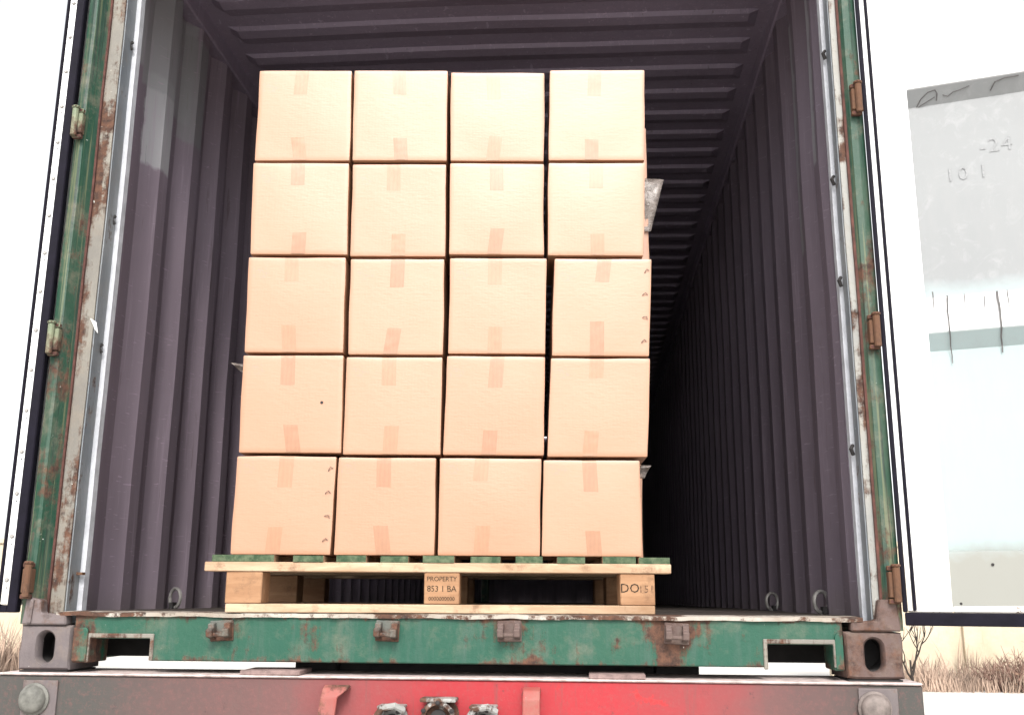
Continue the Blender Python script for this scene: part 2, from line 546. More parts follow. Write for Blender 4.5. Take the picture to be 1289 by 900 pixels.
side_wall(1, 1.160, .55, IW_R)
# roof: cross corrugations, low ridge slope facing the doors reads as a bright line
v = []; f = []
prof = [(.10, .02)]
yy = .880 - .218*3
while yy < L-.25:
    prof += [(yy-.003, .024), (yy+.005, .006), (yy+.060, .004), (yy+.135, .024)]
    yy += .218
prof.append((L-.1, .026))
xs = [-1.16, -1.10, -1.06, -.8, -.4, 0, .4, .8, 1.06, 1.10, 1.16]
for y, dd in prof:
    for x in xs:
        e = max(0, min(1, (1.10-abs(x))/.04))
        v.append((x, y, ZR + .026 + (dd-.026)*e + .012*(1-(x/1.16)**2) + noise.noise(Vector((x*1.3, y*.9, 7)))*.006))
n = len(xs)
for i in range(len(prof)-1):
    for j in range(n-1):
        f.append((i*n+j, i*n+j+1, (i+1)*n+j+1, (i+1)*n+j))
mb = MB(); mb.add(v, f); mb.add([(x, y, z+.003) for x, y, z in v], f, 1)
rp = mb.build('roof_panel', [IROOF, GREEN], CT)
for s_ in (-1, 1):
    x0, x1 = sorted((s_*1.150, s_*1.215))
    MB().box(x0, x1, .10, L-.1, 2.455, 2.575).build('top_rail', IROOF, CT, bev=.006)
    MB().box(min(s_*1.12, s_*1.212), max(s_*1.12, s_*1.212), .18, L-.18, .015, .1565).build('bottom_rail', GREEN, CT, bev=.004)
    # front end posts
    MB().box(min(s_*1.06, s_*1.219), max(s_*1.06, s_*1.219), L-.155, L-.002, .12, 2.47).build('front_post', GREEN, CT, bev=.01)
v = []; f = []
px = []
x = -1.06
while x < 1.06:
    px += [(x, .03), (x+.07, 0), (x+.14, 0), (x+.21, .03)]; x += .28
for (x_, dd) in px:
    v += [(x_, L-.09+dd, .15), (x_, L-.09+dd, 2.53)]
for i in range(len(px)-1):
    f.append((2*i, 2*i+2, 2*i+3, 2*i+1))
mb = MB(); mb.add(v, f); mb.box(-1.09, 1.09, L-.05, L-.01, .15, 2.53)
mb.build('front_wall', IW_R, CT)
# floor sheets of plywood
me_fl = MB().box(-1.155, 1.155, 0, 1.192, ZF-.028, ZF).mesh('floor_sheet', FLOORM, bev=.002)
for i in range(10):
    link_mesh('floor_sheet', me_fl, CT, (0, .125+i*1.196, .0015*((i*7) % 3 - 1)))
me_cm = MB().prism([(0,.022),(.05,.022),(.05,.03),(.008,.03),(.008,.118),(.05,.118),(.05,.128),(0,.128)], 'x', -1.115, 1.115).mesh('cross_member', DARKSTEEL)
for i in range(38):
    link_mesh('cross_member', me_cm, CT, (0, .32+i*.305, 0))

# rear corner posts: profile in plan, one strip of plate per look
def post_part(name, pts, mat, z0=.124, z1=2.47, th=.006, label=None):
    """a bent plate following plan points, given thickness towards +y/outside"""
    mb = MB()
    n = len(pts)
    for i in range(n-1):
        pass
    zs = [z0 + (z1-z0)*k/24 for k in range(25)]
    v = []; f = []
    for z in zs:
        for (x, y) in pts:
            w_ = noise.noise(Vector((x*5, y*5, z*3.1)))*.0025
            v.append((x+w_, y+w_*.5, z))
    for j in range(24):
        for i in range(n-1):
            f.append((j*n+i, j*n+i+1, (j+1)*n+i+1, (j+1)*n+i))
    mb.add(v, f)
    o = mb.build(name, mat, CT)
    md = o.modifiers.new('thickness', 'SOLIDIFY'); md.thickness = th; md.offset = 0
    if label: o['label'] = label
    return o
def rear_post(s, xo, xa, xb, yp, xc, yd, xe):
    """s side; outer x, inner edge of the green face, plate from xa to xb at depth yp, reveal to yd, end flange to xe"""
    post_part('corner_post', [(s*xo, .16), (s*xo, .0), (s*(xo-.018), -.004), (s*(xa+(.020 if s < 0 else .008)), -.002), (s*(xa-.002), yp-.006)], GREEN)
    post_part('post_seam', [(s*(xa-.001), yp-.008), (s*(xa-.009), yp-.008)], BROWNRUST, th=.008)
    post_part('post_plate', [(s*(xa-.008), yp), (s*xb, yp)], POSTGREY if s < 0 else POSTLIGHT)
    post_part('post_reveal', [(s*xb, yp+.005), (s*xc, yd)], BLUEGREY)
    post_part('post_flange', [(s*xc, yd+.004), (s*xe, yd+.004), (s*xe, yd+.03)], WHITEEDGE, th=.004)
rear_post(-1, 1.219, 1.174, 1.124, .05, 1.128, .125, 1.112)
rear_post(1, 1.219, 1.177, 1.150, .02, 1.153, .085, 1.140)
# sealing web between the reveal and the side wall
MB().box(-1.216, -1.112, .132, .140, .12, 2.48).build('post_web', IW_L, CT)
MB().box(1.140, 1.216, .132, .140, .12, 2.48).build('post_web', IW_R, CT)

# door header
MB().box(-1.16, 1.16, .0, .11, 2.34, 2.58).build('door_header', GREEN, CT, bev=.006)

# corner castings with oval holes on the rear face
def casting(cx, mirror, z0, mat, mk='corner_casting'):
    wd, h, dp = .150, .121, .178
    hx, hz, rx, rz = 0.0, h*.50, .0245, .043
    bm = bmesh.new()
    N = 28
    def ring(y, a, b):
        r_ = []
        for k in range(N):
            t = 2*math.pi*k/N
            c_, s_ = math.cos(t), math.sin(t)
            # stadium
            X = a*c_
            Z = (b-a)*(1 if s_ > 0 else -1)*(1 if abs(s_) > .02 else 0) + a*s_
            r_.append(bm.verts.new((hx+X, y, hz+Z)))
        return r_
    def outer(y, ins=0):
        r_ = []
        for k in range(N):
            t = 2*math.pi*k/N
            c_, s_ = math.cos(t), math.sin(t)
            q = max(abs(c_)/(wd/2), abs(s_)/(h/2))
            px_, pz_ = c_/q, s_/q
            px_ = max(-wd/2+ins, min(wd/2-ins, px_)); pz_ = max(-h/2+ins, min(h/2-ins, pz_))
            r_.append(bm.verts.new((px_, y, h/2+pz_)))
        return r_
    rings = [outer(dp), outer(.007), outer(0, .006), ring(0, rx+.005, rz+.005), ring(.006, rx, rz), ring(.035, rx, rz), ring(.036, rx+.02, rz-.002), ring(.12, rx+.02, rz-.002)]
    for a, b in zip(rings, rings[1:]):
        for k in range(N):
            bm.faces.new((a[k], a[(k+1) % N], b[(k+1) % N], b[k]))
    bm.faces.new(rings[-1]); bm.faces.new(rings[0])
    bmesh.ops.recalc_face_normals(bm, faces=bm.faces)
    for q in bm.verts:
        if q.co.y < .01 and abs(q.co.x) > .05:
            q.co += noise.noise_vector(q.co*25 + Vector((cx, 0, 0)))*.003
    for fc in bm.faces:
        if fc.calc_center_median().y > .03 and abs(fc.calc_center_median().x) < .06: fc.material_index = 1
    me = bpy.data.meshes.new(mk); bm.to_mesh(me); bm.free()
    me.materials.append(mat); me.materials.append(DARKSTEEL)
    me.polygons.foreach_set('use_smooth', [True]*len(me.polygons)); me.set_sharp_from_angle(angle=R(40))
    return me
mL, mR = casting(-1, 1, 0, CASTING), casting(1, 1, 0, CASTRUST)
o = link_mesh('corner_casting', mL, CT, (-1.140, -.004, 0)); o['label'] = 'grey corner casting with oval hole'
o = link_mesh('corner_casting', mR, CT, (1.140, -.004, 0)); o['label'] = 'brown rusty corner casting with oval hole'
link_mesh('corner_casting', mL, CT, (-1.140, -.004, 2.47)); link_mesh('corner_casting', mR, CT, (1.140, -.004, 2.47))
for z in (0, 2.47):
    link_mesh('corner_casting', mL, CT, (-1.140, L, z), (0, 0, math.pi)); link_mesh('corner_casting', mR, CT, (1.140, L, z), (0, 0, math.pi))

# sill with the two bottom notches
def arc(cx, cz, r, a0, a1, n=5):
    return [(cx+r*math.cos(R(a0+(a1-a0)*k/n)), cz+r*math.sin(R(a0+(a1-a0)*k/n))) for k in range(n+1)]
outl = [(-1.062, .020), (-1.013, .020), (-1.012, .086), (-.838, .086), (-.837, .027), (.861, .027), (.862, .086), (1.034, .086), (1.036, .020), (1.062, .020), (1.062, .150), (-1.062, .150)]
sill = MB().prism(outl, 'y', 0.0, .115).build('door_sill', GREEN_SILL, CT, bev=.003)
mb = MB()   # welded frames round the notches
for (a, b) in ((-1.012, -.838), (.862, 1.034)):
    mb = MB()
    mb.prism([(a-.011,.022),(a-.0005,.022),(a-.0005,.0878),(b+.0005,.0878),(b+.0005,.028),(b+.011,.028),(b+.011,.100),(a-.011,.100)], 'y', -.006, .001)
    mb.build('notch_frame', POSTGREY, CT, bev=.002)
# side of the notches, seen in perspective
MB().prism([(-1.058,.024),(-1.016,.024),(-1.016,.108),(-1.022,.116),(-1.058,.116)], 'y', -.012, -.001).build('weld_plate', GREEN_SILL, CT, bev=.004, seg=2)
MB().prism([(1.039,.024),(1.060,.024),(1.060,.112),(1.046,.116),(1.039,.108)], 'y', -.008, -.001).build('weld_plate', GREEN_SILL, CT, bev=.003, seg=2)
# top lip of the sill, beaten and scraped
v = []; f = []
NX = 160
for i in range(NX+1):
    x = -1.115 + 2.23*i/NX
    n1 = noise.noise(Vector((x*11, 0, 2)))*.006 + noise.noise(Vector((x*37, 0, 5)))*.004
    n2 = noise.noise(Vector((x*9, 4, 1)))*.0025 + noise.noise(Vector((x*31, 3, 1)))*.0015
    v += [(x, -.010+n1, .1465+n2*1.2), (x, -.011+n1, .157+n2), (x, .06, .1595+n2*.3), (x, .124, .1600), (x, .124, .1505)]
for i in range(NX):
    for j in range(5):
        k = (j+1) % 5
        f.append((i*5+j, (i+1)*5+j, (i+1)*5+k, i*5+k))
f += [(0,1,2,3,4), tuple(NX*5+j for j in (4,3,2,1,0))]
mb = MB(); mb.add(v, f); mb.build('sill_lip', SILLTOP, CT)
# lock keepers on the sill
def keeper_mesh(mat, nm):
    mb = MB()
    mb.box(-.033, .033, -.006, .0005, -.026, .030)
    mb.prism([(-.006,-.02),(-.045,-.013),(-.048,.006),(-.030,.012),(-.030,.022),(-.006,.026)], 'x', -.031, -.014)
    mb.prism([(-.006,-.02),(-.045,-.013),(-.048,.006),(-.030,.012),(-.030,.022),(-.006,.026)], 'x', .014, .031)
    mb.tube([(-.030,-.030,-.008),(.030,-.030,-.008)], .0065, 8)
    return mb.mesh(nm, mat, bev=.002)
KP = worn_paint('rusty_keeper_steel', (.06, .075, .065), (.15, .145, .13), .50, .62, False, .6, 1.3, rough=.8)
km = keeper_mesh(KP, 'lock_keeper'); km2 = keeper_mesh(CASTRUST, 'lock_keeper_rusty')
for i, (x, z) in enumerate(((-.634, .108), (-.167, .111), (.170, .113), (.622, .110))):
    o = link_mesh('lock_keeper', km if i < 2 else km2, sill, (x, 0, z), (0, R((-3, 2, -1, 3)[i]), 0))
# post foot blocks over the castings
mb = MB()
mb.prism([(-1.214,.122),(-1.082,.122),(-1.086,.150),(-1.160,.154),(-1.164,.190),(-1.206,.200)], 'y', -.012, .03)
mb.tube([(-1.190,-.014,.125),(-1.186,-.014,.192)], .008, 6)
mb.build('post_foot', CASTING, CT, bev=.004)
mb = MB()
mb.prism([(1.214,.122),(1.082,.122),(1.084,.146),(1.150,.150),(1.160,.205),(1.206,.205)], 'y', -.010, .03)
mb.build('post_foot', CASTRUST, CT, bev=.004)
# door hinges
def hinge_mesh(mat_a, mat_b, nm, s):
    mb = MB()
    mb.box(-.013, .015, -.012, .012, -.034, .034, 0)
    mb.tube([(s*.006, -.016, -.046), (s*.006, -.016, .046)], .0105, 10, 0)
    mb.box(-.015, .015, -.010, .006, .037, .050, 1)
    mb.box(-.015, .015, -.010, .006, -.050, -.037, 1)
    mb.tube([(s*.006, -.016, .046), (s*.006, -.016, .054)], .0135, 8, 1)
    return mb.mesh(nm, [mat_a, mat_b], bev=.0025)
hgm = worn_paint('pale_green_hinge_paint', (.055, .12, .065), (.20, .20, .13), .49, .58, False, .5, 5.1)
h1 = hinge_mesh(hgm, BROWNRUST, 'door_hinge', -1); h2 = hinge_mesh(RUSTY, BROWNRUST, 'door_hinge_rusty', 1)
for z, mt in ((1.652, h1), (.949, h1), (.243, h2), (2.30, h1)):
    link_mesh('door_hinge', mt, CT, (-1.204, -.018, z))
for z in (1.656, .940, .243, 2.30):
    link_mesh('door_hinge', h2, CT, (1.199, -.016, z))
# lashing bars on the posts and rings at the wall foot
lb = MB().tube([(-.008,-.012,.012),(-.016,-.020,0),(-.008,-.012,-.016)], .0055, 6).mesh('lashing_bar', DARKSTEEL, smooth=True)
for (x, y, z) in ((-1.112, .125, 1.38), (-1.112, .125, .955), (-1.112, .125, 2.0), (1.150, .085, 1.44), (1.150, .085, 1.12), (1.150, .085, 1.86), (1.150, .085, .62)):
    o = link_mesh('lashing_bar', lb, CT, (x, y, z))
mb = MB().box(-1.135, -1.105, .10, .118, .262, .270)
mb.build('post_shelf', RUSTY, CT)
ringm = MB()
ringm.tube([(0, .030*math.cos(t), .034*math.sin(t)) for t in [math.pi*2*k/14 for k in range(15)]], .0065, 6, caps=False)
rm = ringm.mesh('lashing_ring', STEEL, smooth=True)
for (x, y, rz_) in ((-1.125, .86, 60), (1.140, .60, -60), (1.135, 1.50, -60)):
    link_mesh('lashing_ring', rm, CT, (x, y, ZF+.037), (0, 0, R(rz_)))
    MB().box(min(x, x*1.012), max(x, x*1.012), y-.02, y+.02, ZF, ZF+.022).build('ring_bracket', DARKSTEEL, CT)
# scrap of torn white label caught on the rusty post
v = []
for i, (a, b) in enumerate([(-1.128,1.030),(-1.110,1.018),(-1.104,.985),(-1.118,.998)]):
    v.append((a, .036+.004*i, b))
mb = MB(); mb.add(v, [(0,1,2,3)])
o = mb.build('torn_label', plain('white_paper', (.8,.8,.78), .8, .05), CT); o['label'] = 'scrap of torn white label'
o.modifiers.new('t', 'SOLIDIFY').thickness = .0006

# ------------------------------------------------------------------ doors (parts of the container)
def door(hx, hy, ang, side, strip_w, gw):
    """local frame: +x runs from the hinge edge to the free edge, -y is the inner face, z world heights"""
    W_ = 1.165; ZB, ZT = .172, 2.36
    d = bpy.data.objects.new('container_door', MB().mesh('container_door', DOORWHITE)) if False else None
    fr = MB()
    mw = .120
    x0, x1 = .020, W_-.020
    fr.box(gw+.001, mw, 0, .052, ZB, ZT)
    fr.box(x1-.09, x1, 0, .052, ZB, ZT)
    fr.box(mw+.0002, x1-.0902, .001, .051, ZT-.07, ZT)
    fr.box(mw+.0002, x1-.0902, .001, .051, ZB, ZB+.018)
    root = fr.build('container_door', DOORWHITE, CT, bev=.003)
    root.location = (hx, hy, 0); root.rotation_euler = (0, 0, ang)
    # trapezoidal panel: ridges near flush, troughs set back
    pr = [(ZB+.016, .004), (.330, .006), (.334, .044), (.884, .044), (.930, .006), (1.030, .004), (1.036, .044), (1.628, .044), (1.672, .006), (1.752, .004), (1.758, .044), (2.24, .044), (2.285, .006), (ZT-.068, .006)]
    v = []; f = []
    NXX = 10
    pr = [p_ for a_, b_ in zip(pr, pr[1:]) for p_ in [(a_[0]+(b_[0]-a_[0])*k_/6, a_[1]+(b_[1]-a_[1])*k_/6) for k_ in range(6 if b_[0]-a_[0] > .3 else 1)]] + [pr[-1]]
    for z, y in pr:
        for i in range(NXX+1):
            x = mw-.001 + (x1-.09+.001-mw+.001)*i/NXX
            v.append((x, y + noise.noise(Vector((x*4, z*3, side*9)))*.004, z))
    n = NXX+1
    for j in range(len(pr)-1):
        for i in range(NXX):
            f.append((j*n+i, j*n+i+1, (j+1)*n+i+1, (j+1)*n+i))
    mb = MB(); mb.add(v, f); mb.add([(x, y+.004, z) for x, y, z in v], f, 1)
    p = mb.build('door_panel', [DOORPANEL, GREEN], root)
    # rubber gasket round the edge
    mb = MB()
    gz = ZB-.034
    mb.box(-.004, gw, -.010, .05, ZB, ZT)
    mb.box(gw+.003+strip_w, gw+.003+strip_w+.009, -.012, .000, ZB+.004, ZT)
    mb.box(W_-.0195, W_+.006, -.010, .05, ZB, ZT)
    mb.box(.0, W_, -.010, .05, gz, ZB-.0005)
    mb.box(.0, W_, -.010, .05, ZT+.0005, ZT+.03)
    mb.build('gasket', RUBBER, root, bev=.004, seg=2)
    st = MB().box(gw+.001, gw+.002+strip_w, -.007, .0, ZB+.004, ZT-.004).build('gasket_strip', DOORWHITE, root, bev=.001)
    # outer side: locking rods, dark green skin
    for x in (.32, .80):
        MB().tube([(x, .085, .12), (x, .085, 2.42)], .017, 10).build('lock_rod', STEEL, root, smooth=True)
    return root, ZB, ZT, st
# right door: swung back until it faces the camera
rdoor, ZB, ZT, _ = door(1.224, -.014, R(-17), 1, .011, .008)
rdoor['label'] = 'white inner face of the door on the right, with three recessed panels'
# run stains and pencil marks on it
def on_door(x, z):
    return (x, .044 + noise.noise(Vector((x*4, z*3, 9)))*.004 - .0020, z)
for (x, z0, z1, wd) in ((.140, .99, 1.045, .004), (.176, .845, 1.03, .005), (.305, .865, 1.03, .0065), (.27, .96, 1.02, .003), (.33, .97, 1.03, .003), (.22, .98, 1.03, .003)):
    mb = MB()
    zs = [z1 + (z0-z1)*k/8 for k in range(9)]
    pts = [(x + noise.noise(Vector((x*30, z*25, 1)))*.004, z) for z in zs]
    v = []
    for (a, z) in pts:
        # follow the panel profile
        def depth(z):
            if z > 1.03: return .005
            if z > .93: return .0045
            if z > .884: return .006 + (.93-z)/.046*.038
            return .044
        hw = wd*.5*(1-.5*(z1-z)/(z1-z0))
        y = depth(z) - .0055
        v += [(a-hw, y, z), (a+hw, y, z)]
    mb.add(v, [(2*i, 2*i+1, 2*i+3, 2*i+2) for i in range(8)])
    mb.build('run_stain', DRIP, rdoor)
me = text_mesh('-24', .062, PALECHALK, 1.1); link_mesh('chalk_writing', me, rdoor, on_door(.345, 1.475), (R(90), 0, 0))
for t_, x_ in (('10', .235), ('1', .305)):
    link_mesh('chalk_writing', text_mesh(t_, .058, PALECHALK, 1.2), rdoor, on_door(x_, 1.40), (R(90), 0, 0))
def scribble(pts, r, nm='scrawl', mat=DRIP):
    MB().tube(pts, r, 5).build(nm, mat, rdoor)
sl = lambda z: .0455 - (z-1.628)/.044*.038 - .003 if z > 1.628 else .042
def curve(pts):
    return [(x, sl(z), z) for x, z in pts]
scribble(curve([(.145,1.628),(.158,1.645),(.178,1.658),(.198,1.661),(.203,1.652),(.200,1.636)]), .0016)
scribble(curve([(.150,1.627),(.172,1.636),(.196,1.645)]), .0012)
scribble(curve([(.218,1.647),(.232,1.642),(.246,1.650),(.262,1.652),(.290,1.658)]), .0012)
scribble(curve([(.345,1.640),(.358,1.658),(.385,1.664),(.42,1.664)]), .0016)
scribble([(.335,.041,.455),(.342,.041,.470),(.352,.041,.462)], .0016)
scribble([(.332,.041,.435),(.345,.041,.446),(.362,.041,.438),(.380,.041,.444)], .0016)
bl = MB().lathe([(.0038,0),(.0038,-.002),(.002,-.003)], (0,0,0), 'y', 10).mesh('rivet', DARKSTEEL)
for (x, z) in ((.225, .295), (.14, .195), (.33, .188)):
    link_mesh('rivet', bl, rdoor, (x, .004, z))
# left door: folded right back along the container side, only its edge shows
ld = bpy.data.objects.new('door_edge_holder', None)
def left_door():
    W_, ZB, ZT = 1.165, .175, 2.36
    mb = MB()
    mb.box(-.020, .030, .0, W_, ZB, ZT)
    root = mb.build('container_door', DOORWHITE, CT, bev=.004)
    root.location = (-1.262, -.010, 0); root.rotation_euler = (0, 0, R(7))
    root['label'] = 'white door folded back on the left, seen edge on'
    mb = MB()
    mb.box(-.026, -.0175, -.012, .02, ZB-.02, ZT)
    mb.box(.0055, .032, -.014, .02, ZB-.02, ZT)
    mb.box(-.0172, .0052, -.008, .02, ZB-.02, ZB-.0005)
    mb.build('gasket', RUBBER, root, bev=.003)
    MB().box(-.0168, .0048, -.006, -.0005, ZB+.002, ZT-.004).build('gasket_strip', DOORWHITE, root, bev=.001)
    MB().box(.0325, .036, .06, W_-.03, ZB+.02, ZT-.02).build('outer_panel', GREEN, root)
    rv = MB().lathe([(.0062,0),(.0062,-.0025),(.004,-.005)], (0,0,0), 'y', 12).mesh('rivet', STEEL, smooth=True)
    lower = MB().lathe([(.0022,0),(.0022,-.0015)], (0,0,0), 'y', 6).mesh('rivet_dot', DARKSTEEL)
    for k in range(18):
        z = .245 + k*.1225
        link_mesh('rivet', rv, root, (-.006, -.006, z))
        link_mesh('scratch', lower, root, (-.004, -.006, z-.022))
left_door()
bpy.data.objects.remove(ld)

# ------------------------------------------------------------------ pallet and cartons
PHI = math.atan(.07)
O = Vector((-.04, .03, 0))
def P(u, v_, z):
    return Vector((O.x + u*math.cos(PHI) - v_*math.sin(PHI), O.y + u*math.sin(PHI) + v_*math.cos(PHI), z))
PAL = empty('wooden_pallet', P(0, 0, .1605), PHI, label='wooden pallet with green board ends carrying the cartons on the sill', cat='pallet')
PD = 1.10   # depth
z0 = 0.0
zb, zk, zs_, zd = .024, .111, .138, .157
for i, v0 in enumerate((-.006, .47, .96)):
    MB().box(-.587, .612, v0, v0+.10, z0, zb-.0005).build('bottom_board', WOODLIGHT, PAL, bev=.002, jit=.0012)
    MB().box(-.652, .660, v0-.002, v0+.10, zk+.0005, zs_-.0005).build('cross_board', WOODLIGHT, PAL, bev=.002, jit=.0012)
    for j, (a, b) in enumerate(((-.590, -.488), (-.033, .066), (.516, .613))):
        bk = MB().box(a, b, v0+.002, v0+.099, zb, zk).build('block', WOODBLOCK, PAL, bev=.0025, jit=.001)
        if i == 0 and j == 1:
            for k, (t, sz) in enumerate((('PROPERTY', .0185), ('853 1 BA', .023), ('0000000000', .0155))):
                link_mesh('stamp', text_mesh(t, sz, INK, .95), bk, ((a+b)/2, v0+.0008, zb+.069-k*.027), (R(90), 0, 0))
        if i == 0 and j == 2:
            link_mesh('stamp', text_mesh('DO', .035, INK, 1.0), bk, (a+.027, v0+.0008, zb+.046), (R(90), 0, 0))
            link_mesh('stamp', text_mesh('151', .028, FADEINK, 1.1), bk, (a+.073, v0+.0008, zb+.044), (R(90), 0, 0))
deck = [(-.634, -.459), (-.403, -.318), (-.282, -.199), (-.158, -.080), (-.038, .050), (.096, .180), (.223, .299), (.340, .418), (.468, .561), (.570, .657)]
for k, (a, b) in enumerate(deck):
    mb = MB()
    y0 = -.002 - .004*((k*5) % 3)
    mb.box(a, b, y0, 1.062, zs_, zd - .0015*((k*3) % 2))
    mb.mi[2] = 1
    o = mb.build('deck_board', [WOODLIGHT, GREENEND], PAL)
ZDECK = .1605 + zd

Q = {}
RAW = """1 -.595,1.825 -.300,1.826 -.295,1.515 -.592,1.514
1 -.295,1.826 .002,1.827 .005,1.516 -.290,1.515
1 .009,1.822 .308,1.822 .305,1.517 .013,1.516
1 .323,1.831 .624,1.832 .617,1.521 .317,1.520
2 -.594,1.506 -.297,1.507 -.289,1.210 -.585,1.208
2 -.289,1.504 .003,1.505 .007,1.208 -.284,1.207
2 .013,1.508 .305,1.509 .305,1.212 .016,1.211
2 .317,1.509 .617,1.510 .607,1.211 .314,1.210
3 -.589,1.196 -.293,1.197 -.288,.906 -.584,.904
3 -.283,1.192 .005,1.193 .006,.902 -.278,.901
3 .019,1.198 .314,1.200 .309,.906 .018,.905
3 .334,1.195 .631,1.196 .616,.900 .325,.899
4 -.586,.892 -.287,.893 -.282,.608 -.580,.606
4 -.280,.893 .006,.895 .006,.605 -.279,.603
4 .016,.897 .309,.899 .304,.604 .010,.603
4 .323,.896 .616,.898 .602,.601 .311,.599
5 -.585,.604 -.295,.606 -.300,.321 -.586,.320
5 -.290,.601 -.006,.602 -.006,.321 -.293,.319
5 .001,.600 .297,.602 .292,.320 .001,.318
5 .302,.595 .581,.596 .581,.317 .295,.316"""
rows = {1: [], 2: [], 3: [], 4: [], 5: []}
for ln in RAW.split('\n'):
    a = ln.split()
    rows[int(a[0])].append([tuple(float(t) for t in q.split(',')) for q in a[1:]])
# every carton rests on the one below: floor heights per row
base_z = {5: [ZDECK]*4}
for r_ in (4, 3, 2, 1):
    base_z[r_] = [min(rows[r_][c][2][1], rows[r_][c][3][1]) for c in range(4)]
DEPTH = .31
def unitgrid(n):
    t = [-1, -.965, -.90, -.78] + [-.78+1.56*k/(n+1) for k in range(1, n+1)] + [.78, .90, .965, 1]
    return t
def carton_mesh(q, zbot, ztop, seed, depth=DEPTH):
    """rounded, slightly bulged carton; q = front corners TL TR BR BL as (u, z)"""
    cu = sum(p[0] for p in q)/4
    rng = random.Random(seed)
    bul = rng.uniform(.0005, .0035)
    T = unitgrid(4)
    n = len(T)
    rad = .0032
    TL, TR, BR, BL = [Vector(((p[0]-cu)*.992, p[1]-zbot)) for p in q]
    BL.y = BR.y = 0.0008
    H = (ztop - zbot)
    TL.y = TR.y = H - .0085
    H_ = TL.y; Wm = ((TR.x-TL.x)+(BR.x-BL.x))/2
    sk = Vector((seed*1.37, seed*.71, 3.3))
    def pos(p):
        hx, hy, hz = Wm/2, depth/2, H_/2
        c = Vector((p[0]*hx, p[1]*hy, p[2]*hz))
        inn = Vector((max(-hx+rad, min(hx-rad, c.x)), max(-hy+rad, min(hy-rad, c.y)), max(-hz+rad, min(hz-rad, c.z))))
        d = c - inn
        if d.length > 1e-9:
            c = inn + d.normalized()*min(rad, d.length*1.0 if d.length < rad else rad)
        # bilinear warp to the measured outline
        s, t = (c.x/hx+1)/2, (c.z/hz+1)/2
        x = (BL.x*(1-s)+BR.x*s)*(1-t) + (TL.x*(1-s)+TR.x*s)*t
        z = .0008 + t*H_
        y = c.y + hy
        ex, ez, ey = 1-p[0]**2, 1-p[2]**2, 1-p[1]**2
        nz = noise.noise(Vector((x*7, z*7, 0))+sk)
        if p[1] < -.9:
            y += -bul*ex*ez + .0022*nz*ex
        if p[2] > .9:
            z += .0084*ex*ex*ey + .001*nz*ex*ey
        # edges are never quite straight
        if abs(p[0]) > .9:
            x += .0022*noise.noise(Vector((z*9, p[0]*5, 1))+sk) + .0012*ez*(1 if p[0] > 0 else -1)*rng_b
        if p[2] > .9:
            z += .0016*noise.noise(Vector((x*10, 9, 1))+sk)*ey**0
        return Vector((x, y, z))
    rng_b = rng.uniform(-.2, .6)
    verts = {}; vl = []; fl = []
    def vid(p):
        k = (round(p[0], 4), round(p[1], 4), round(p[2], 4))
        if k not in verts:
            verts[k] = len(vl); vl.append(pos(p))
        return verts[k]
    for ax in range(3):
        for sg in (-1, 1):
            for i in range(n-1):
                for j in range(n-1):
                    def mk(a, b):
                        r_ = [0, 0, 0]; r_[ax] = sg; r_[(ax+1) % 3] = a; r_[(ax+2) % 3] = b
                        return vid(r_)
                    fc = [mk(T[i], T[j]), mk(T[i+1], T[j]), mk(T[i+1], T[j+1]), mk(T[i], T[j+1])]
                    fl.append(fc if sg > 0 else fc[::-1])
    mb = MB(); mb.add(vl, fl)
    me = mb.mesh('carton', CARD, smooth=True, angle=40)
    return me, pos, cu, (Wm, H_)
def tape_piece(pos, Wm, H_, xc, wtop, z_from, z_to, tilt, parent, seed, mat, crumple=0.0, top=True):
    """strip of tape lying on the front face and folded over the top or bottom edge"""
    nx, nz_ = 4, 9
    v = []; f = []
    for j in range(nz_+1):
        tz = j/nz_
        for i in range(nx+1):
            tx = i/nx-.5
            x = xc + tx*wtop + tilt*(tz-.5)*.1
            pz = z_from + (z_to-z_from)*tz
            q = pos((x/(Wm/2), -1, pz))
            off = -.00025 - abs(noise.noise(Vector((x*60, pz*9, seed))))*crumple
            ragged = (noise.noise(Vector((tx*9, seed, 1)))*.0022 if j == nz_ else 0)
            v.append((q.x, q.y+off, q.z+ragged))
    n = nx+1
    for j in range(nz_):
        for i in range(nx):
            f.append((j*n+i, j*n+i+1, (j+1)*n+i+1, (j+1)*n+i))
    mb = MB(); mb.add(v, f)
    o = mb.build('tape', mat, parent, smooth=True)
    return o
COLN = ['at the left end', 'second from the left', 'third from the left', 'at the right end']
ROWN = {1: 'top row', 2: 'second row from the top', 3: 'middle row', 4: 'second row from the bottom', 5: 'bottom row on the pallet'}
